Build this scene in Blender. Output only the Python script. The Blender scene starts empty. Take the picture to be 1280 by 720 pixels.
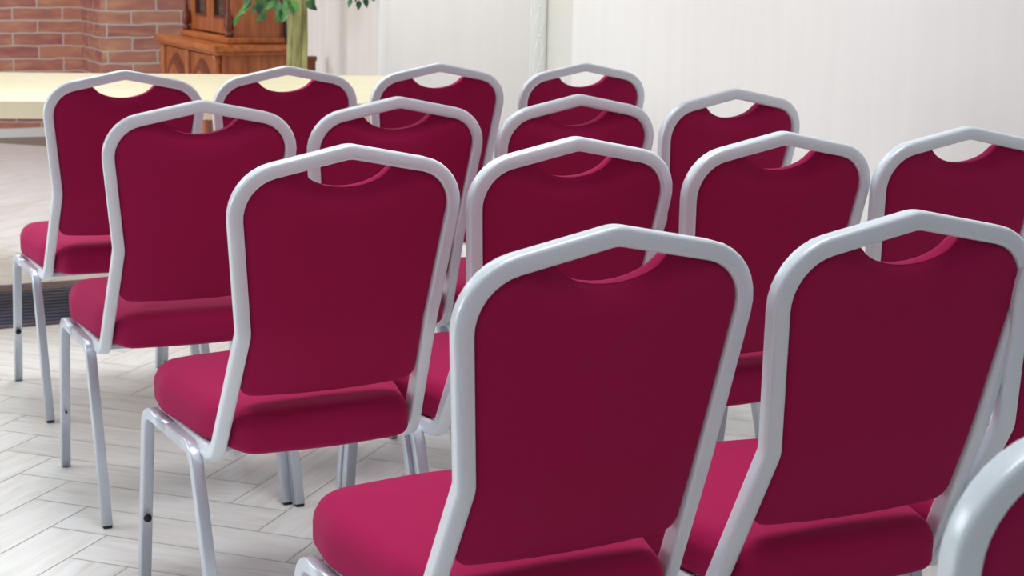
import bpy, bmesh, math, random
from mathutils import Vector, Matrix
PI=math.pi
random.seed(7)
S=bpy.context.scene; C=S.collection
ROOM=math.radians(26.7)
E1=Vector((math.cos(ROOM),math.sin(ROOM),0)); E2=Vector((-math.sin(ROOM),math.cos(ROOM),0))
def RW(a,b,z=0): return E1*a+E2*b+Vector((0,0,z))      # room axes -> world
# ---------------------------------------------------------------- camera
F_PX,PITCH,ROLL,CAMH=2046.38,0.2023,0.01858,1.2431
cd=bpy.data.cameras.new('camera'); cam=bpy.data.objects.new('camera',cd); C.objects.link(cam); S.camera=cam
cd.sensor_width=36; cd.lens=36*F_PX/1280; cd.clip_start=.05; cd.clip_end=60
cam.matrix_world=Matrix.Translation((0,0,CAMH))@Matrix.Rotation(PI/2-PITCH,4,'X')@Matrix.Rotation(ROLL,4,'Z')
cd.dof.use_dof=True; cd.dof.focus_distance=2.5; cd.dof.aperture_fstop=13
def un(u,w,z=None,Y=None):
    """a point of the room on the sight line of a spot in the photograph, at height z or distance Y"""
    dx=u-640;dy=w-360; x=dx*math.cos(ROLL)+dy*math.sin(ROLL); y=-dx*math.sin(ROLL)+dy*math.cos(ROLL)
    d=Vector((x/F_PX, math.cos(PITCH)-y/F_PX*math.sin(PITCH), -math.sin(PITCH)-y/F_PX*math.cos(PITCH)))
    t=(z-CAMH)/d.z if z is not None else Y/d.y
    return d*t+Vector((0,0,CAMH))
# ---------------------------------------------------------------- materials
def srgb(r,g,b):
    f=lambda c:(c/255/12.92) if c/255<=.04045 else ((c/255+.055)/1.055)**2.4
    return (f(r),f(g),f(b),1)
def mat(name,col,rough=.5,metal=0,sheen=0,coat=0,spec=None):
    m=bpy.data.materials.new(name); m.use_nodes=True; nt=m.node_tree; b=nt.nodes['Principled BSDF']
    b.inputs['Base Color'].default_value=col; b.inputs['Roughness'].default_value=rough; b.inputs['Metallic'].default_value=metal
    if sheen: b.inputs['Sheen Weight'].default_value=sheen; b.inputs['Sheen Roughness'].default_value=.4
    if coat: b.inputs['Coat Weight'].default_value=coat
    if spec is not None: b.inputs['Specular IOR Level'].default_value=spec
    return m,nt,b
def N(nt,t,**k):
    n=nt.nodes.new(t)
    for a,v in k.items(): setattr(n,a,v)
    return n
def noisy(m,nt,b,scale,c1,c2,detail=4,coords='Object',stretch=(1,1,1),lo=.3,hi=.7,bump=0,bdist=.001):
    tc=N(nt,'ShaderNodeTexCoord'); mp=N(nt,'ShaderNodeMapping'); mp.inputs['Scale'].default_value=stretch
    no=N(nt,'ShaderNodeTexNoise'); no.inputs['Scale'].default_value=scale; no.inputs['Detail'].default_value=detail
    cr=N(nt,'ShaderNodeValToRGB'); cr.color_ramp.elements[0].position=lo; cr.color_ramp.elements[1].position=hi
    cr.color_ramp.elements[0].color=c1; cr.color_ramp.elements[1].color=c2
    L=nt.links.new; L(tc.outputs[coords],mp.inputs[0]); L(mp.outputs[0],no.inputs['Vector']); L(no.outputs['Fac'],cr.inputs[0]); L(cr.outputs[0],b.inputs['Base Color'])
    if bump:
        bp=N(nt,'ShaderNodeBump'); bp.inputs['Strength'].default_value=bump; bp.inputs['Distance'].default_value=bdist
        L(no.outputs['Fac'],bp.inputs['Height']); L(bp.outputs[0],b.inputs['Normal'])
    return no,cr
def fabric():
    m,nt,b=mat('crimson_fabric',(.4,.02,.09,1),.85,sheen=.14,spec=.12)
    b.inputs['Sheen Tint'].default_value=(1,.35,.6,1)
    noisy(m,nt,b,900,FAB1,FAB2,2,bump=.25,bdist=.0006)
    return m
FAB1=(.352,.0092,.074,1); FAB2=(.395,.0114,.085,1)
FAB=fabric()
def metal(name,c1,c2,rough,met):
    m,nt,b=mat(name,c1,rough,met)
    noisy(m,nt,b,420,c1,c2,3,lo=.42,hi=.6)
    return m
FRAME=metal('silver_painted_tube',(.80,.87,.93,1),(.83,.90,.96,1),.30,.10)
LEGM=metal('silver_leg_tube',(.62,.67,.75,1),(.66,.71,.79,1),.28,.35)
BLACK=mat('black_rubber',(.012,.012,.014,1),.6)[0]
PAN=mat('dark_seat_base',(.03,.03,.035,1),.7)[0]
# ---------------------------------------------------------------- mesh helpers
def obj(name,bm,m,parent=None,smooth=True,loc=None):
    me=bpy.data.meshes.new(name); bm.normal_update(); bm.to_mesh(me); bm.free()
    for mm in (m if isinstance(m,(list,tuple)) else [m]): me.materials.append(mm)
    if smooth:
        for p in me.polygons: p.use_smooth=True
    o=bpy.data.objects.new(name,me); C.objects.link(o)
    if parent: o.parent=parent
    if loc is not None: o.location=loc
    return o
def tag(o,label,cat,group=None):
    o['label']=label; o['category']=cat
    if group: o['group']=group
    return o
def thing(name,label,cat,loc=(0,0,0),rz=0,group=None):
    o=bpy.data.objects.new(name,None); C.objects.link(o); o.empty_display_size=.1
    o.location=loc; o.rotation_euler=(0,0,rz); return tag(o,label,cat,group)
def struct(o): o['kind']='structure'; return o
def box(bm,x0,x1,y0,y1,z0,z1,bev=0,seg=2):
    g=bmesh.ops.create_cube(bm,size=1)['verts']
    bmesh.ops.scale(bm,vec=(abs(x1-x0),abs(y1-y0),abs(z1-z0)),verts=g); bmesh.ops.translate(bm,vec=((x0+x1)/2,(y0+y1)/2,(z0+z1)/2),verts=g)
    if bev:
        ed=list({e for v in g for e in v.link_edges})
        bmesh.ops.bevel(bm,geom=ed,offset=bev,segments=seg,affect='EDGES',profile=.5)
def autosmooth(o,ang=35):
    me=o.data
    bm=bmesh.new(); bm.from_mesh(me)
    for e in bm.edges: e.smooth = not (len(e.link_faces)==2 and e.calc_face_angle(0)>math.radians(ang))
    bm.to_mesh(me); bm.free(); return o
def fillet(P,r,closed=False,n=8):
    """polyline with rounded corners; r: radius per point"""
    out=[]; m=len(P)
    for i in range(m):
        p=Vector(P[i])
        if r[i]<=0 or (not closed and i in (0,m-1)): out.append(p); continue
        a=Vector(P[i-1])-p; b=Vector(P[(i+1)%m])-p; la,lb=a.length,b.length; a/=la; b/=lb
        ang=a.angle(b); t=min(r[i]/math.tan(ang/2),la*.48,lb*.48); rr=t*math.tan(ang/2)
        c=p+(a+b).normalized()*(rr/math.sin(ang/2)); s=p+a*t-c; e=p+b*t-c
        th=s.angle(e)
        for k in range(n+1):
            f=k/n; out.append(c+(s*math.sin((1-f)*th)+e*math.sin(f*th))/math.sin(th))
    return out
def rprofile(w,d,r,n=3):
    pts=[]
    for cx,cy,a0 in ((w/2-r,d/2-r,0),(-w/2+r,d/2-r,90),(-w/2+r,-d/2+r,180),(w/2-r,-d/2+r,270)):
        for k in range(n+1):
            a=math.radians(a0+90*k/n); pts.append((cx+r*math.cos(a),cy+r*math.sin(a)))
    return pts
def sweep(bm,path,prof,side0,start=0,cap=True,scale=None):
    """sweep prof (u along side, v along normal) on path; side0 = side direction at index start"""
    n=len(path); T=[]
    for i in range(n):
        a=path[max(0,i-1)]; b=path[min(n-1,i+1)]; T.append((b-a).normalized())
    U=[None]*n
    u=(side0-T[start]*side0.dot(T[start])).normalized(); U[start]=u
    for rng in (range(start+1,n),range(start-1,-1,-1)):
        prev=start; u=U[start]
        for i in rng:
            q=T[prev].rotation_difference(T[i]); u=q@u; u=(u-T[i]*u.dot(T[i])).normalized(); U[i]=u; prev=i
    rings=[]
    for i in range(n):
        v=T[i].cross(U[i]); s=1 if scale is None else scale(i/(n-1))
        rings.append([bm.verts.new(path[i]+U[i]*a*s+v*b*s) for a,b in prof])
    k=len(prof)
    for i in range(n-1):
        for j in range(k): bm.faces.new((rings[i][j],rings[i][(j+1)%k],rings[i+1][(j+1)%k],rings[i+1][j]))
    if cap: bm.faces.new(rings[0][::-1]); bm.faces.new(rings[-1])
    return rings
def tube(bm,path,r,n=10,scale=None):
    prof=[(r*math.cos(2*PI*k/n),r*math.sin(2*PI*k/n)) for k in range(n)]
    t=(path[1]-path[0]).normalized(); s=Vector((1,0,0)) if abs(t.x)<.8 else Vector((0,1,0))
    sweep(bm,path,prof,s,0,True,scale)
def lathe(bm,prof,cx=0,cy=0,n=20):
    rings=[[bm.verts.new((cx+r*math.cos(2*PI*k/n),cy+r*math.sin(2*PI*k/n),z)) for k in range(n)] for r,z in prof]
    for a,b in zip(rings,rings[1:]):
        for j in range(n): bm.faces.new((a[j],a[(j+1)%n],b[(j+1)%n],b[j]))
    bm.faces.new(rings[0][::-1]); bm.faces.new(rings[-1])
# ---------------------------------------------------------------- the banquet chair
ZK=.6177; AP=(-.0494,.92); CO=(.1996,-.0477,.8798); WK=.1689
HOOK=(.1835,.1058,.3795)
KU=Vector((0,CO[1],CO[2]-ZK)); KU_len=KU.length; KUn=KU/KU_len            # up the reclined back
KD=Vector((0,HOOK[1],HOOK[2]-ZK)); KD_len=KD.length; KDn=KD/KD_len
def back_pt(u,w,d):
    """point of the back: u across, w along the back from the bend, d towards the front of the chair"""
    k=.02
    if w>k: base=Vector((u,0,ZK))+KUn*w; n=Vector((0,KUn.z,-KUn.y))
    elif w<-k: base=Vector((u,0,ZK))-KDn*w; n=Vector((0,-KDn.z,KDn.y))
    else:
        f=(w+k)/(2*k); a=-KDn*(-k); 
        A=KDn*k; B=KUn*k; base=Vector((u,0,ZK))+A*(1-f)**2+B*f**2
        n1=Vector((0,-KDn.z,KDn.y)); n2=Vector((0,KUn.z,-KUn.y)); n=(n1*(1-f)+n2*f).normalized()
    return base+n*d
WC=KU_len; WA=WC+(.92-CO[2])/KUn.z
def back_outline(inset,bite,wb=-.128):
    hw=lambda w: (WK+(CO[0]-WK)*w/WC if w>0 else WK+(HOOK[0]-WK)*(-w/KD_len))-.012-inset
    top=lambda u: WA-(WA-WC)*abs(u)/CO[0]-.0118-inset
    bu=.080+inset*.6; bz=WA-.063-bite
    pts=[(hw(wb),wb),(hw(0),0),(hw(WC-.02)+.0005,WC-.015),]; rr=[.028,.03,.072]
    # slope point then bite
    P=[Vector((a,b,0)) for a,b in pts]
    P[2]=Vector((hw(WC),top(CO[0]-.012),0))
    P+= [Vector((bu,top(bu),0))]; rr+=[.016]
    m=8
    for k in range(1,m+1):
        a=k/m; u=bu*(1-a); P.append(Vector((u,bz+(top(bu)-bz)*(1-math.sqrt(max(0,1-(u/(bu*1.04))**2)))*.98/(1-math.sqrt(1-(1/1.04)**2)),0))); rr.append(0)
    left=[Vector((-p.x,p.y,0)) for p in P[:-1]][::-1]; rl=rr[:-1][::-1]
    # gentle sag along the bottom edge
    mid=[Vector((x,wb-.009*(1-(x/.16)**2),0)) for x in (-.11,-.06,0,.06,.11)]
    return fillet(P+left+mid,rr+rl+[0]*5,True,7)
def resample(pts,n):
    L=[0]
    m=len(pts)
    for i in range(m): L.append(L[-1]+(pts[(i+1)%m]-pts[i]).length)
    out=[];j=0
    for k in range(n):
        s=L[-1]*k/n
        while L[j+1]<s: j+=1
        f=(s-L[j])/max(1e-9,L[j+1]-L[j]); out.append(pts[j].lerp(pts[(j+1)%m],f))
    return out
def pillow(bm,out,front,back,place,centre):
    """closed outline -> soft pad; front/back: depth as a function of the distance from the edge"""
    m=len(out)
    def edge_dist(p):
        best=9
        for i in range(m):
            a=out[i]; ab=out[(i+1)%m]-a; t=max(0,min(1,(p-a).dot(ab)/max(1e-12,ab.length_squared)))
            best=min(best,(p-a-ab*t).length)
        return best
    ts=[0,.004,.012,.022,.036,.055,.08,.11,.15,.2,.28,.38,.5,.65,.82]
    def side(fn,skip):
        rings=[]
        for t in ts[skip:]:
            r=[]
            for p in out:
                q=p.lerp(centre,t); r.append(bm.verts.new(place(q.x,q.y,fn(edge_dist(q),q))))
            rings.append(r)
        c=bm.verts.new(place(centre.x,centre.y,fn(edge_dist(centre),centre))); r=rings[-1]
        for j in range(m): bm.faces.new((r[j],r[(j+1)%m],c))
        for a,b in zip(rings,rings[1:]):
            for j in range(m): bm.faces.new((a[j],a[(j+1)%m],b[(j+1)%m],b[j]))
        return rings[0]
    A=side(front,0); B=side(back,0)
    rows=[A]
    for f in (.33,.67): rows.append([bm.verts.new(place(p.x,p.y,front(0,p)*(1-f)+back(0,p)*f)) for p in out])
    rows.append(B)
    for a,b in zip(rows,rows[1:]):
        for j in range(m): bm.faces.new((a[j],a[(j+1)%m],b[(j+1)%m],b[j]))
    bmesh.ops.recalc_face_normals(bm,faces=bm.faces)
def rnd_edge(base,edge,r,more=0,ml=.1):
    """depth rising from edge to base over r (quarter round), then by more over ml"""
    def f(x,q=None):
        k=min(1,x/r); v=edge+(base-edge)*math.sqrt(max(0,1-(1-k)**2))
        return v+more*(1-(1-min(1,x/ml))**2)
    return f
def sstep(a,b,x): t=max(0,min(1,(x-a)/(b-a))); return t*t*(3-2*t)
def back_depth(d,q):
    """the rear pad: flush with the frame, rolling over softly into the hand hole"""
    A=rnd_edge(-.0105,-.0040,.014,-.002,.05)(d)
    B=.007-.0190*(1-(1-min(1,d/.050))**2)-.0005
    w=sstep(WA-.15,WA-.075,q.y)*(1-sstep(.085,.135,abs(q.x)))
    return A*(1-w)+B*w
def make_chair():
    t=thing('banquet_chair','x','chair')
    # frame of the back, one bent tube running on under the seat
    half=[Vector((0,AP[0],AP[1])),Vector(CO),Vector((WK,0,ZK)),Vector(HOOK),Vector((HOOK[0],.40,.3785))]
    P=[Vector((-p.x,p.y,p.z)) for p in half[:0:-1]]+half
    path=fillet(P,[0,.045,.05,.075,.05,.075,.05,.045,0],n=8)
    mid=min(range(len(path)),key=lambda i:abs(path[i].x)+(0 if path[i].z>.8 else 9))
    bm=bmesh.new(); sweep(bm,path,rprofile(.025,.027,.0055),Vector((0,0,1)),mid)
    bmesh.ops.recalc_face_normals(bm,faces=bm.faces)
    obj('back_frame',bm,FRAME,t)
    # back pads
    cen=Vector((0,.03,0))
    out=resample(back_outline(.001,0),150)
    bm=bmesh.new(); pillow(bm,out,back_depth,rnd_edge(.007,.006,.01),back_pt,cen)
    obj('back_panel',bm,FAB,t)
    out=resample(back_outline(.002,.003),150)
    bm=bmesh.new(); pillow(bm,out,rnd_edge(.0072,.010,.006),rnd_edge(.036,.022,.016,.006,.07),back_pt,cen)
    obj('backrest',bm,FAB,t)
    # seat cushion
    so=fillet([Vector(p+(0,)) for p in [(.153,.038),(.190,.17),(.208,.36),(.188,.492),(0,.515),(-.188,.492),(-.208,.36),(-.190,.17),(-.153,.038),(0,.024)]],[.040,.2,.16,.075,.4,.075,.16,.2,.040,.5],True,7)
    so=resample(so,120); sc=Vector((0,.25,0))
    def seat_pt(x,y,d): return Vector((x,y,.3905+d))
    bm=bmesh.new(); pillow(bm,so,rnd_edge(0,.016,.022),lambda x,q=None: rnd_edge(.074,.043,.030,.013,.16)(x)-.0018*math.exp(-((x-.004)/.0022)**2),seat_pt,sc)
    obj('seat',bm,FAB,t)
    # seat pan and cross bars
    bm=bmesh.new()
    box(bm,-.130,.130,.115,.45,.380,.3925,.003)
    obj('seat_base',bm,PAN,t)
    for y in (.17,.42):
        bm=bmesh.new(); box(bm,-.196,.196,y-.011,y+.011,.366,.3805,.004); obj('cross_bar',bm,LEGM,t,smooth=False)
    # legs: the two legs of a side meet half way along the rail under the seat
    ZT=.3775
    for sx in (-1,1):
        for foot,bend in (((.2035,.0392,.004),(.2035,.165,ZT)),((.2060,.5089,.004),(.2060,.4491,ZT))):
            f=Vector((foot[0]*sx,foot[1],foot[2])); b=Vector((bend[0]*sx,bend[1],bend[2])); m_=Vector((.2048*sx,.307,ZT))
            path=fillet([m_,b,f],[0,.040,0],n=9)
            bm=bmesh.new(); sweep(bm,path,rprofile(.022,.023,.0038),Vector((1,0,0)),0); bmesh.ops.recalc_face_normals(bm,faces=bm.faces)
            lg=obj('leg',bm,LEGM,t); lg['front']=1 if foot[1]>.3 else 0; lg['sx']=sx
            bm=bmesh.new(); box(bm,f.x-.0095,f.x+.0095,f.y-.010,f.y+.010,0,.010,.002)
            obj('foot_cap',bm,BLACK,lg)
    return t
def copy_tree(o,parent=None):
    c=o.copy(); C.objects.link(c)
    if parent: c.parent=parent
    for ch in list(o.children): copy_tree(ch,c)
    return c
CH=[ # x, y, yaw, label
('A',-1.018,4.232,26.2,'crimson banquet chair at the far left, its seat in front of the ribbed floor mat'),
('B',-.642,4.492,27.3,'crimson banquet chair in the farthest row, straight below the ficus trunk'),
('C',-.239,4.720,25.5,'crimson banquet chair in the farthest row, third from the left, before the white wall'),
('D',.179,4.851,24.9,'crimson banquet chair in the farthest row, rightmost of its four'),
('F',-.671,3.437,25.6,'crimson banquet chair at the left end of the second farthest row'),
('G',-.276,3.607,27.0,'crimson banquet chair second from the left in the second farthest row'),
('H',.121,3.747,28.8,'crimson banquet chair third from the left in the second farthest row'),
('E',.504,3.999,29.4,'crimson banquet chair at the right end of the second farthest row, against cream wall'),
('J',-.294,2.709,28.4,'crimson banquet chair at the left end of the middle row, left legs in full view'),
('K',.084,2.880,28.6,'crimson banquet chair second from the left in the middle row'),
('I',.470,3.033,26.3,'crimson banquet chair third from the left in the middle row'),
('L',.852,3.192,23.7,'crimson banquet chair at the right end of the middle row, cut by the right edge'),
('M',.097,1.943,27.6,'large near crimson banquet chair with its whole back in view, bottom centre'),
('N',.490,2.104,25.1,'large near crimson banquet chair right of the bottom centre one'),
('P',.836,2.255,25.0,'near crimson banquet chair mostly hidden at the right edge behind its neighbour'),
('O',.486,1.248,26.6,'nearest crimson banquet chair, only its silver corner showing at bottom right'),
]
proto=make_chair()
chairs={}
for i,(k,x,y,a,lab) in enumerate(CH):
    o=proto if i==0 else copy_tree(proto)
    o.location=(x,y,0); o.rotation_euler=(0,0,math.radians(a)); tag(o,lab,'chair','crimson banquet chairs in rows'); chairs[k]=o
def disc(r,h):
    bm=bmesh.new(); bmesh.ops.create_cone(bm,cap_ends=True,segments=16,radius1=r,radius2=r*.8,depth=h,matrix=Matrix.Rotation(PI/2,4,'X')); return bm
for k,rad in (('A',.0085),('J',.0085),('F',.0028)):
    for lg in chairs[k].children:
        if lg.name.startswith('leg') and lg.get('front') and lg.get('sx')==-1:
            z=.152 if k!='F' else .145; f=z/.3775; y=.5089+(.4491-.5089)*f
            obj('leg_bumper',disc(rad,.006),BLACK,lg,loc=(-.2060,y-.0135,z))
for o in bpy.data.objects:
    for p in ('front','sx'):
        if p in o: del o[p]
# ---------------------------------------------------------------- floor: herringbone planks
def floor():
    bm=bmesh.new(); uv=bm.loops.layers.uv.new('UVMap'); col=bm.loops.layers.float_color.new('plank')
    W,L=.142,.568; A=math.radians(71); d=Vector((math.cos(A),math.sin(A),0)); n=Vector((-d.y,d.x,0))
    org=n*1.757+d*3.3
    rnd=random.Random(3); g=.0011
    def plank(o,a,b,la,lb):
        r=rnd.random(); uo=rnd.random()*9; vo=rnd.random()*9
        q=[(g,g),(la-g,g),(la-g,lb-g),(g,lb-g)]
        vs=[bm.verts.new(o+a*s+b*t) for s,t in q]
        f=bm.faces.new(vs)
        if f.normal.z<0: pass
        for lp,(s,t) in zip(f.loops,q):
            lp[uv].uv=(s+uo,t+vo); lp[col]=(r,r,r,1)
    m=4
    for i in range(-34,34):
        for j in range(-10,10):
            # standard herringbone lattice: steps (W,W) and (L,-L)
            o=org+ (d*W*i+n*W*i) + (d*L*j-n*L*j)
            if not (-4.6<o.x<3.4 and -1.2<o.y<13.5): continue
            plank(o,d,n,L,W)
            plank(o+d*0+n*W,n,d,L,W)
    bmesh.ops.recalc_face_normals(bm,faces=bm.faces)
    for f in bm.faces:
        if f.normal.z<0: f.normal_flip()
    m_,nt,b=mat('whitewashed_oak_plank',(.7,.68,.6,1),.26,spec=.5)
    L_=nt.links.new
    tc=N(nt,'ShaderNodeUVMap'); mp=N(nt,'ShaderNodeMapping'); mp.inputs['Scale'].default_value=(3.2,26,1)
    no=N(nt,'ShaderNodeTexNoise'); no.inputs['Scale'].default_value=1.5; no.inputs['Detail'].default_value=6; no.inputs['Distortion'].default_value=.8
    cr=N(nt,'ShaderNodeValToRGB'); e=cr.color_ramp.elements; e[0].position=.30; e[0].color=srgb(229,228,223); e[1].position=.62; e[1].color=srgb(241,243,241)
    x=e.new(.46); x.color=srgb(236,236,232)
    at=N(nt,'ShaderNodeAttribute'); at.attribute_name='plank'
    mx=N(nt,'ShaderNodeMix',data_type='RGBA',blend_type='MULTIPLY'); mx.inputs['Factor'].default_value=1
    r2=N(nt,'ShaderNodeValToRGB'); r2.color_ramp.elements[0].color=(.975,.973,.97,1); r2.color_ramp.elements[1].color=(1,1,1,1); r2.color_ramp.elements[1].position=.6
    mp2=N(nt,'ShaderNodeMapping'); mp2.inputs['Scale'].default_value=(1.2,5,1)
    no2=N(nt,'ShaderNodeTexNoise'); no2.inputs['Scale'].default_value=1.6; no2.inputs['Detail'].default_value=2
    r3=N(nt,'ShaderNodeValToRGB'); r3.color_ramp.elements[0].position=.28; r3.color_ramp.elements[0].color=(.91,.897,.875,1); r3.color_ramp.elements[1].position=.5; r3.color_ramp.elements[1].color=(1,1,1,1)
    mx2=N(nt,'ShaderNodeMix',data_type='RGBA',blend_type='MULTIPLY'); mx2.inputs['Factor'].default_value=1
    L_(tc.outputs[0],mp.inputs[0]); L_(mp.outputs[0],no.inputs['Vector']); L_(no.outputs['Fac'],cr.inputs[0]); L_(at.outputs['Color'],r2.inputs[0])
    L_(cr.outputs[0],mx.inputs['A']); L_(r2.outputs[0],mx.inputs['B'])
    L_(tc.outputs[0],mp2.inputs[0]); L_(mp2.outputs[0],no2.inputs['Vector']); L_(no2.outputs['Fac'],r3.inputs[0])
    L_(mx.outputs['Result'],mx2.inputs['A']); L_(r3.outputs[0],mx2.inputs['B']); L_(mx2.outputs['Result'],b.inputs['Base Color'])
    seam=mat('floor_seam',srgb(148,140,128),.7)[0]
    # seam bed just under the planks, same mesh
    vs=[bm.verts.new(RW(a,c,-.0012)) for a,c in ((-5.5,-3),(6,-3),(6,13),(-5.5,13))]
    f=bm.faces.new(vs); f.material_index=1
    vs2=[bm.verts.new(RW(a,c,-.03)) for a,c in ((-5.5,-3),(6,-3),(6,13),(-5.5,13))]
    f=bm.faces.new(vs2[::-1]); f.material_index=1
    for i in range(4): f=bm.faces.new((vs[i],vs2[i],vs2[(i+1)%4],vs[(i+1)%4])); f.material_index=1
    return struct(obj('floor',bm,[m_,seam],smooth=False))
floor()
# ---------------------------------------------------------------- walls (room axes)
def wall(name,a0,a1,b0,b1,z0,z1,m,along):
    """box in room axes with a UV in metres; along: 0 face runs on a, 1 face runs on b"""
    bm=bmesh.new(); uv=bm.loops.layers.uv.new('UVMap'); box(bm,a0,a1,b0,b1,z0,z1)
    for f in bm.faces:
        for lp in f.loops:
            c=lp.vert.co; u=c.x if abs(f.normal.y)>.5 else c.y
            lp[uv].uv=(u,c.z)
    o=obj(name,bm,m,smooth=False); o.rotation_euler=(0,0,ROOM); return o
def wallpaper(name,c1,c2):
    m,nt,b=mat(name,c1,.75)
    tc=N(nt,'ShaderNodeUVMap'); mp=N(nt,'ShaderNodeMapping'); mp.inputs['Scale'].default_value=(7,.5,1)
    no=N(nt,'ShaderNodeTexNoise'); no.inputs['Scale'].default_value=2.2; no.inputs['Detail'].default_value=5
    cr=N(nt,'ShaderNodeValToRGB'); cr.color_ramp.elements[0].position=.35; cr.color_ramp.elements[1].position=.65
    cr.color_ramp.elements[0].color=c1; cr.color_ramp.elements[1].color=c2
    bp=N(nt,'ShaderNodeBump'); bp.inputs['Strength'].default_value=.15; bp.inputs['Distance'].default_value=.001
    L=nt.links.new; L(tc.outputs[0],mp.inputs[0]); L(mp.outputs[0],no.inputs['Vector']); L(no.outputs['Fac'],cr.inputs[0]); L(cr.outputs[0],b.inputs['Base Color']); L(no.outputs['Fac'],bp.inputs['Height']); L(bp.outputs[0],b.inputs['Normal'])
    return m
WP=wallpaper('cream_wallpaper',srgb(236,233,230),srgb(239,236,233))
WPK=wallpaper('pinkish_wallpaper',srgb(222,214,208),srgb(229,222,217))
WHITE=mat('white_trim_paint',srgb(236,237,234),.45)[0]
STRIP=mat('putty_paint',srgb(222,220,211),.6)[0]
def brick():
    m,nt,b=mat('old_brick',(.3,.1,.07,1),.85); L=nt.links.new
    tc=N(nt,'ShaderNodeUVMap'); mp=N(nt,'ShaderNodeMapping'); mp.inputs['Location'].default_value=(-.14,-.015+.082,0)
    nz=N(nt,'ShaderNodeTexNoise'); nz.inputs['Scale'].default_value=9; nz.inputs['Detail'].default_value=3
    ad=N(nt,'ShaderNodeMixRGB',blend_type='LINEAR_LIGHT'); ad.inputs[0].default_value=.011
    br=N(nt,'ShaderNodeTexBrick'); br.inputs['Scale'].default_value=1; br.inputs['Brick Width'].default_value=.318; br.inputs['Row Height'].default_value=.082
    br.inputs['Mortar Size'].default_value=.0058; br.inputs['Mortar Smooth'].default_value=.25; br.inputs['Bias'].default_value=-.1
    br.inputs['Color1'].default_value=srgb(160,92,90); br.inputs['Color2'].default_value=srgb(204,146,112); br.inputs['Mortar'].default_value=srgb(186,166,154)
    n2=N(nt,'ShaderNodeTexNoise'); n2.inputs['Scale'].default_value=5.5; n2.inputs['Detail'].default_value=4
    mp2=N(nt,'ShaderNodeMapping'); mp2.inputs['Scale'].default_value=(1.1,4,1)
    cr=N(nt,'ShaderNodeValToRGB'); e=cr.color_ramp.elements; e[0].position=.33; e[0].color=srgb(158,98,96); e[1].position=.66; e[1].color=srgb(212,166,128)
    x=e.new(.47); x.color=srgb(182,122,110); x=e.new(.56); x.color=srgb(192,134,112)
    mx=N(nt,'ShaderNodeMix',data_type='RGBA'); mx.inputs['Factor'].default_value=.5
    mo=N(nt,'ShaderNodeMix',data_type='RGBA')
    bp=N(nt,'ShaderNodeBump',invert=True); bp.inputs['Strength'].default_value=.7; bp.inputs['Distance'].default_value=.008
    L(tc.outputs[0],mp.inputs[0]); L(mp.outputs[0],ad.inputs[1]); L(mp.outputs[0],nz.inputs['Vector']); L(nz.outputs['Color'],ad.inputs[2]); L(ad.outputs[0],br.inputs['Vector'])
    L(tc.outputs[0],mp2.inputs[0]); L(mp2.outputs[0],n2.inputs['Vector']); L(n2.outputs['Fac'],cr.inputs[0])
    L(br.outputs['Color'],mx.inputs['A']); L(cr.outputs[0],mx.inputs['B'])
    L(br.outputs['Fac'],mo.inputs['Factor']); L(mx.outputs['Result'],mo.inputs['A']); mo.inputs['B'].default_value=srgb(204,190,180); L(mo.outputs['Result'],b.inputs['Base Color'])
    L(br.outputs['Fac'],bp.inputs['Height']); L(bp.outputs[0],b.inputs['Normal'])
    return m
BR=brick(); H=2.9
struct(wall('wall_brick_back',-3.5,2.33,11.0,11.2,0,H,BR,0))
# the pier stands proud of the back wall
struct(wall('wall_brick_pier',2.33,4.2,10.433,11.2,0,H,BR,0))
struct(wall('baseboard_back',-3.5,2.33,10.978,11.0,0,.058,WHITE,0))
struct(wall('wall_alcove',2.66,2.82,6.603,8.86,0,H,WPK,1))
struct(wall('wall_partition',2.662,3.4665,6.6,6.75,0,H,WP,0))
struct(wall('wall_right_end',3.4665,3.62,6.352,6.75,0,H,STRIP,1))
struct(wall('wall_right',3.4665,3.62,-1.5,6.352,0,H,WP,1))
struct(wall('trim_1',2.658,2.684,6.590,6.601,0,H,WHITE,0))
def pilaster():
    bm=bmesh.new(); box(bm,3.385,3.464,6.588,6.60,0,H,.003); box(bm,3.398,3.452,6.582,6.589,.05,H-.05,.003)
    rnd=random.Random(5)
    z=.25
    while z<H-.2:                                          # carved scrolls up the strip
        for s in (-1,1):
            pts=[Vector((3.425+s*(.004+.014*math.sin(k/9*PI)),6.581,z+k/9*.09)) for k in range(10)]
            tube(bm,pts,.0035,6,lambda f:.4+.9*math.sin(PI*max(.02,min(.98,f))))
        bmesh.ops.create_icosphere(bm,subdivisions=1,radius=.007,matrix=Matrix.Translation((3.425,6.581,z+.108)))
        z+=.13
    o=obj('trim_2',bm,WHITE,smooth=False); o.rotation_euler=(0,0,ROOM); return struct(o)
pilaster()
# ---------------------------------------------------------------- ribbed mat
mr=thing('ribbed_floor_mat','dark blue-grey ribbed floor mat with a brown border at the left','mat',RW(.75,5.64),ROOM)
bm=bmesh.new(); box(bm,-.62,.62,-.195+.0,.355-.02,0,.004)
bx=[(-.62,.62,.355-.005,.49-.02)]
obj('backing',bm,mat('mat_backing',srgb(24,28,40),.8)[0],mr,smooth=False)
bm=bmesh.new()
y=-.185
while y<.325:
    box(bm,-.62,.62,y,y+.036,.003,.012,.004,2); y+=.052
obj('ribs',bm,mat('mat_ribs',srgb(62,70,92),.55)[0],mr,smooth=False)
bm=bmesh.new(); box(bm,-.66,.66,.335,.47,0,.010,.003); box(bm,-.66,.66,-.212,-.195,0,.010,.003)
m,nt,b=mat('mat_border',srgb(110,92,98),.8); noisy(m,nt,b,60,srgb(92,78,86),srgb(128,108,110))
obj('border',bm,m,mr,smooth=False)
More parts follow.
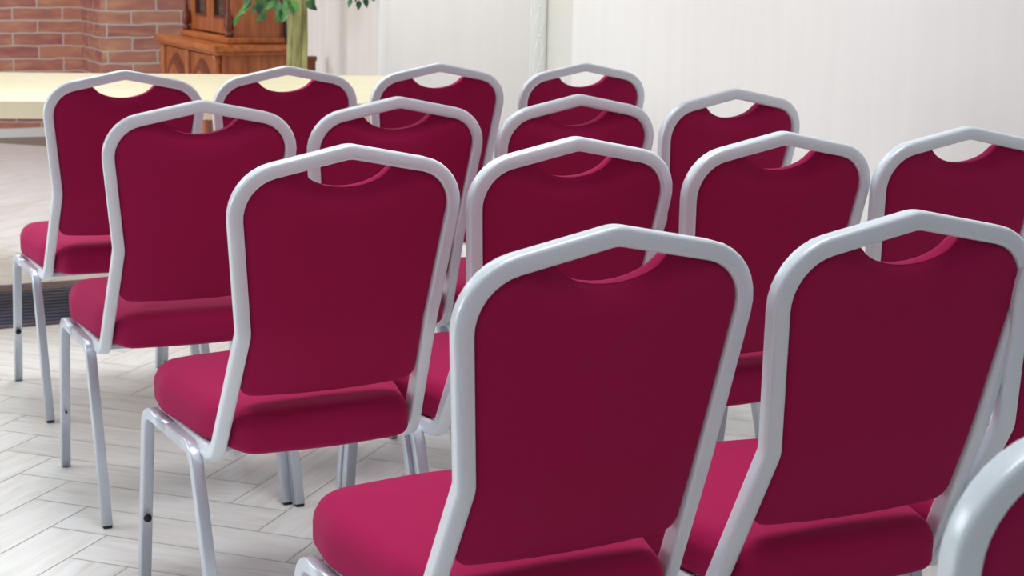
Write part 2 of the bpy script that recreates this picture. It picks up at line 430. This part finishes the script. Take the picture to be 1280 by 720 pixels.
# ---------------------------------------------------------------- table
ty=math.radians(7.5); tr=(-.345,5.40)
tt=thing('long_table','long pale yellow table behind the farthest row of chairs','table',(tr[0],tr[1],0),ty)
m,nt,b=mat('pale_yellow_laminate',srgb(224,216,182),.4); noisy(m,nt,b,3,srgb(219,210,172),srgb(226,219,188),3,stretch=(1,6,1))
m2=mat('yellow_table_edge',srgb(248,241,206),.45)[0]; m3=mat('grey_table_leg',(.3,.3,.32,1),.4,.6)[0]
bm=bmesh.new(); box(bm,-2.4,0,.004,1.2,.722,.75,.002); autosmooth(obj('tabletop',bm,m,tt))
bm=bmesh.new(); box(bm,-2.4,0,-.004,.004,.692,.749,.002); box(bm,-2.39,-.01,1.174,1.196,.692,.7215,.002); box(bm,-2.39,-2.368,.026,1.174,.692,.7215); box(bm,-.032,-.01,.026,1.174,.692,.7215)
obj('apron',bm,m2,tt,smooth=False)
for lx in (-2.33,-.07):
    for ly in (.07,1.13):
        bm=bmesh.new(); box(bm,lx-.02,lx+.02,ly-.02,ly+.02,0,.722,.004); obj('leg',bm,m3,tt,smooth=False)
# ---------------------------------------------------------------- cabinet
def wood(name,c1,c2,rough=.35,st=(10,10,1.2)):
    m,nt,b=mat(name,c1,rough,coat=.15); noisy(m,nt,b,4,c1,c2,5,stretch=st,lo=.3,hi=.7); return m
WD=wood('cherry_wood',srgb(134,66,32),srgb(180,104,54)); WD2=wood('cherry_wood_edge',srgb(150,78,34),srgb(192,112,54),st=(1.5,10,10)); WDD=wood('dark_cherry_wood',srgb(84,34,20),srgb(122,58,32))
GL=mat('cabinet_glass',(.05,.06,.05,1),.08)[0]; 
gb=GL.node_tree.nodes['Principled BSDF']; gb.inputs['Transmission Weight'].default_value=.5
NC=un(267,57,.78)
cab=thing('display_cabinet','carved cherry wood display cabinet with glass doors, beside the brick wall','cabinet',(NC.x,NC.y,0),ROOM+PI/2)
# local x runs along the front away from us, local y<0 goes into the cabinet
D_=.385; Lc=1.13
bm=bmesh.new(); box(bm,.05,Lc-.05,-D_,-.055,.07,.742); box(bm,.03,Lc-.03,-D_,-.03,0,.075,.006)
obj('base_body',bm,WD,cab,smooth=False)
bm=bmesh.new(); box(bm,0,Lc,-D_,0,.748,.780,.007,3); box(bm,.02,Lc-.02,-D_,-.02,.730,.750,.006)
autosmooth(obj('counter',bm,WD2,cab))
def arch_panel(bm,x0,x1,z0,z1,y0,y1,rise):
    """raised panel with an arched top"""
    n=10; pts=[(x0,z0),(x1,z0)]+[(x1+(x0-x1)*k/n, z1-rise+rise*math.sin(PI*k/n)) for k in range(n+1)]
    a=[bm.verts.new((x,y0,z)) for x,z in pts]; cx,cz=(x0+x1)/2,(z0+z1)/2
    b_=[bm.verts.new((cx+(x-cx)*.86,y1,cz+(z-cz)*.9)) for x,z in pts]
    for i in range(len(pts)): j=(i+1)%len(pts); bm.faces.new((a[i],a[j],b_[j],b_[i]))
    bm.faces.new(b_)
def turned(name,x,y,z0,h,parent,r=.022,m=WDD):
    pr=[(r,0),(r,.04),(r*.7,.05),(r*1.05,.07),(r*1.25,.12),(r*1.05,.18),(r*.55,.23),(r*.8,.25),(r*.5,.27),(r*.6,.5),(r*.5,.72),(r*.9,.76),(r*1.1,.85),(r*.7,.92),(r,.95),(r,1)]
    bm=bmesh.new(); lathe(bm,[(a,z0+c*h) for a,c in pr],x,y,16); bmesh.ops.recalc_face_normals(bm,faces=bm.faces); return obj(name,bm,m,parent)
for x0,x1 in ((.115,.535),(.595,1.015)):
    bm=bmesh.new(); box(bm,x0,x1,-.056,-.036,.10,.722,.004)
    dr=obj('door',bm,WD,cab,smooth=False)
    bm=bmesh.new(); arch_panel(bm,x0+.06,x1-.06,.15,.700,-.036,-.020,.07); bmesh.ops.recalc_face_normals(bm,faces=bm.faces); obj('carved_panel',bm,WDD,dr,smooth=False)
    bm=bmesh.new(); arch_panel(bm,x0+.115,x1-.115,.22,.640,-.021,-.009,.06); bmesh.ops.recalc_face_normals(bm,faces=bm.faces); obj('raised_field',bm,WD,dr,smooth=False)
    bm=bmesh.new(); bmesh.ops.create_uvsphere(bm,u_segments=12,v_segments=8,radius=.012,matrix=Matrix.Translation(((x1-.03 if x0<.3 else x0+.03),-.026,.38))); obj('knob',bm,WDD,dr)
for x in (.08,.565,1.05): turned('turned_post',x,-.038,.08,.65,cab,.024,WD)
# upper hutch
HX0,HX1,HY=.105,.90,-.125
bm=bmesh.new(); box(bm,HX0-.03,HX1+.03,-D_,HY+.035,.781,.812,.007,3); autosmooth(obj('hutch_base',bm,WD2,cab))
bm=bmesh.new()
box(bm,HX0,HX0+.025,-D_,HY-.03,.812,1.95); box(bm,HX1-.025,HX1,-D_,HY-.03,.812,1.95); box(bm,HX0,HX1,-D_,-D_+.015,.812,1.95)
box(bm,HX0,HX1,-D_,HY-.03,1.93,1.95)
for z in (1.25,1.6): box(bm,HX0+.025,HX1-.025,-D_+.015,HY-.06,z,z+.015)
for x in (HX0,HX1-.06): box(bm,x,x+.06,HY-.035,HY-.01,.812,1.95,.003)
obj('hutch_body',bm,WD,cab,smooth=False)
bm=bmesh.new(); box(bm,HX0-.05,HX1+.05,-D_,HY+.06,1.95,1.99,.01,3); box(bm,HX0-.025,HX1+.025,-D_,HY+.03,1.90,1.95,.01,3); autosmooth(obj('cornice',bm,WD2,cab))
mid=(HX0+HX1)/2
for x0,x1 in ((HX0+.065,mid-.003),(mid+.003,HX1-.065)):
    bm=bmesh.new(); w=.07
    box(bm,x0,x0+w,HY-.03,HY-.008,.82,1.9,.004); box(bm,x1-w,x1,HY-.03,HY-.008,.82,1.9,.004)
    box(bm,x0+w,x1-w,HY-.03,HY-.008,.82,.895,.004); box(bm,x0+w,x1-w,HY-.03,HY-.008,1.8,1.9,.004)
    dr=obj('glass_door',bm,WD,cab,smooth=False)
    bm=bmesh.new(); box(bm,x0+w,x1-w,HY-.022,HY-.017,.895,1.8); obj('pane',bm,GL,dr,smooth=False)
    bm=bmesh.new(); box(bm,x0+w-.004,x1-w+.004,HY-.012,HY-.004,.893,.905); box(bm,x0+w-.006,x0+w+.006,HY-.012,HY-.004,.893,1.8); box(bm,x1-w-.006,x1-w+.006,HY-.012,HY-.004,.893,1.8); obj('bead',bm,WDD,dr,smooth=False)
for x in (HX0+.02,HX1-.02): turned('baluster',x,HY+.012,.812,.5,cab,.019)
# ---------------------------------------------------------------- ficus
PC=un(371,80,Y=7.35); PC=Vector((PC.x,PC.y,0))
pl=thing('potted_ficus','artificial ficus tree with a braided olive trunk beside the cabinet','plant',PC)
bm=bmesh.new(); lathe(bm,[(.10,0),(.125,.04),(.14,.22),(.15,.23),(.15,.25),(.135,.25),(.13,.235)],n=28); obj('pot',bm,mat('brown_pot',srgb(96,66,48),.6)[0],pl)
m,nt,b=mat('olive_bark',(.2,.2,.08,1),.85); noisy(m,nt,b,30,srgb(108,102,62),srgb(172,168,112),4,stretch=(1,1,.25),bump=.6,bdist=.004)
bm=bmesh.new()
for k in range(5):
    ph=k*2*PI/5; pts=[]
    for i in range(40):
        z=.2+i/39*1.15; a=ph+z*1.1+.25*math.sin(5*z+k); rr=.027+.006*math.sin(7*z+2*k)
        pts.append(Vector((rr*math.cos(a),rr*math.sin(a)*.9,z)))
    tube(bm,pts,.0175+.002*(k%2),9)
bmesh.ops.recalc_face_normals(bm,faces=bm.faces); obj('trunk',bm,m,pl)
def leaf(bm,p,d,up,L,W):
    d=d.normalized(); s=d.cross(up)
    if s.length<1e-3: s=Vector((1,0,0))
    s.normalize(); n=s.cross(d)
    prof=[(0,.02),(.12,.55),(.32,.98),(.52,.9),(.74,.52),(.9,.18),(1,.01)]
    rows=[]
    for t,w in prof:
        c=p+d*L*t-n*L*.18*t*t
        rows.append([bm.verts.new(c-s*W*w*.5+n*W*.12*w),bm.verts.new(c),bm.verts.new(c+s*W*w*.5+n*W*.12*w)])
    for a,b_ in zip(rows,rows[1:]):
        bm.faces.new((a[0],a[1],b_[1],b_[0])); bm.faces.new((a[1],a[2],b_[2],b_[1]))
rnd=random.Random(11); lb=bmesh.new(); tb=bmesh.new()
def V(p): return p-PC
def hang(u,w,Y,L,W,ang,rz=0):
    """one drooping leaf whose stem end is seen at (u,w)"""
    p=V(un(u,w,Y=Y)); a=math.radians(ang); d=Vector((math.cos(a),rnd.uniform(-.3,.3),math.sin(a))); leaf(lb,p,d,Vector((rnd.uniform(-.6,.6),-1,rnd.uniform(-.2,.9))),L*.82,W*.82); return p
spec=[(316,4,7.2,.085,.04,-150),(325,3,7.2,.08,.04,-130),(309,9,7.2,.075,.034,-140),(303,13,7.2,.07,.03,-125),(297,20,7.2,.06,.028,-110),(330,0,7.3,.08,.045,-80),
 (334,16,7.3,.085,.04,-145),(326,2,7.2,.075,.042,-100),(348,0,7.2,.09,.05,-95),(345,2,7.25,.08,.04,-150),(352,14,7.2,.075,.042,-120),(357,8,7.15,.09,.05,-110),(362,4,7.1,.08,.045,-70),(359,17,7.1,.07,.035,-130),(356,0,7.1,.09,.05,-90),
 (366,0,7.1,.07,.04,-60),(382,1,7.2,.085,.046,-40),(386,-6,7.25,.075,.04,-60),(346,-3,7.25,.08,.045,-120),(338,-4,7.3,.08,.045,-110),(312,-4,7.2,.08,.04,-120),(320,-6,7.2,.08,.04,-60),
 (440,-2,7.03,.055,.032,-115),(449,0,7.03,.055,.03,-95),(456,-3,7.03,.055,.032,-75),(462,-8,7.03,.05,.03,-60),(446,-10,7.03,.055,.03,-100),(354,-4,7.1,.085,.05,-60)]
for s in spec: hang(*s)
def twig(a,b_,r=.0028):
    m1=(a+b_)/2+Vector((0,0,.04)); tube(tb,[a.lerp(m1,f/4).lerp(m1.lerp(b_,f/4),f/4) for f in range(5)],r,6)
top=Vector((0,0,1.3))
for u,w,Y in ((312,2,7.2),(330,-5,7.25),(346,-5,7.2),(358,6,7.1),(383,-6,7.2),(448,-12,7.03),(303,11,7.2)): twig(top*.92,V(un(u,w,Y=Y)))
for k in range(46):                                       # the crown above
    a=rnd.uniform(0,2*PI); el=rnd.uniform(.0,1.4); R_=rnd.uniform(.18,.42)
    if rnd.random()<-1: pass
    e=Vector((R_*math.cos(a)*math.cos(el*.6)*.9,R_*math.sin(a)*math.cos(el*.6)*.45-.05,1.24+.6*math.sin(el)))
    if (PC+e).dot(E1)>2.5: e-=E1*((PC+e).dot(E1)-2.5)
    twig(top,e,.0035)
    for j in range(9):
        p=top.lerp(e,.45+.55*j/8)+Vector((rnd.uniform(-.04,.04),rnd.uniform(-.03,.03),rnd.uniform(-.02,.04)))
        if (PC+p).dot(E1)>2.52: p-=E1*((PC+p).dot(E1)-2.52)
        dd=Vector((rnd.uniform(-1,.6),rnd.uniform(-.7,.7),rnd.uniform(-.9,.1)))
        leaf(lb,p,dd,Vector((0,-.5,1)),rnd.uniform(.05,.085),rnd.uniform(.028,.042))
m,nt,b=mat('ficus_leaf',(.04,.2,.05,1),.45); noisy(m,nt,b,14,srgb(18,58,38),srgb(84,142,64),2,lo=.35,hi=.68); b.inputs['Subsurface Weight'].default_value=0
obj('foliage',lb,m,pl); obj('twigs',tb,mat('twig_brown',srgb(92,84,50),.8)[0],pl)
# dark post by the alcove wall, just right of the trunk
pp=un(388.5,70,Y=7.62)
bm=bmesh.new(); box(bm,-.018,.018,-.018,.018,.012,pp.z-.02,.003); box(bm,-.023,.023,-.023,.023,pp.z-.022,pp.z,.004); box(bm,-.045,.045,-.045,.045,0,.014,.004)
pst=obj('wooden_post',bm,WDD,smooth=False,loc=(pp.x,pp.y,0)); pst.rotation_euler=(0,0,ROOM); tag(pst,'short dark brown post just right of the ficus trunk','post')
# ---------------------------------------------------------------- light
def area(name,loc,sx,sy,power,col=(1,1,1),rot=(0,0,0)):
    l=bpy.data.lights.new(name,'AREA'); l.shape='RECTANGLE'; l.size=sx; l.size_y=sy; l.energy=power; l.color=col
    o=bpy.data.objects.new(name,l); C.objects.link(o); o.location=loc; o.rotation_euler=rot; return o
for a,b_,p,sp in ((.5,.75,5,80),(-.6,2.3,10.5,76),(1.3,2.3,8.5,76),(-.8,4.7,9,95),(1.3,4.7,8.5,95),(-.8,6.6,15,150),(1.6,5.9,22,150),(-.6,8.8,42,180),(1.4,8.6,28,180)):
    area('ceiling_lamp',RW(a,b_,2.8),1.2,1.0,p,(.98,.99,1),(0,0,ROOM)).data.spread=math.radians(sp)
for a,b_,p in ((2.2,2.2,9),(2.2,4.4,7.5)):                    # unseen fill lights added to brighten the right wall
    area('wall_fill',RW(a,b_,2.75),1.4,.4,p,(.98,.99,1),(0,-math.radians(55),ROOM)).data.spread=math.radians(110)
area('wall_fill',RW(2.7,5.3,2.75),.9,.4,8.5,(.98,.99,1),(math.radians(50),0,ROOM)).data.spread=math.radians(110)  # added fill, no fixture: brightens the partition wall
area('left_fill',RW(-3.3,6.2,1.7),1.8,2.6,105,(.95,.98,1),(0,-math.radians(84),ROOM))  # unseen light added on the left to lift the right wall
w=bpy.data.worlds.new('World'); S.world=w; w.use_nodes=True
w.node_tree.nodes['Background'].inputs[0].default_value=(.86,.93,1,1); w.node_tree.nodes['Background'].inputs[1].default_value=.285
S.view_settings.view_transform='Standard'; S.view_settings.look='None'; S.view_settings.gamma=1; S.view_settings.exposure=0
S.view_settings.use_curve_mapping=False
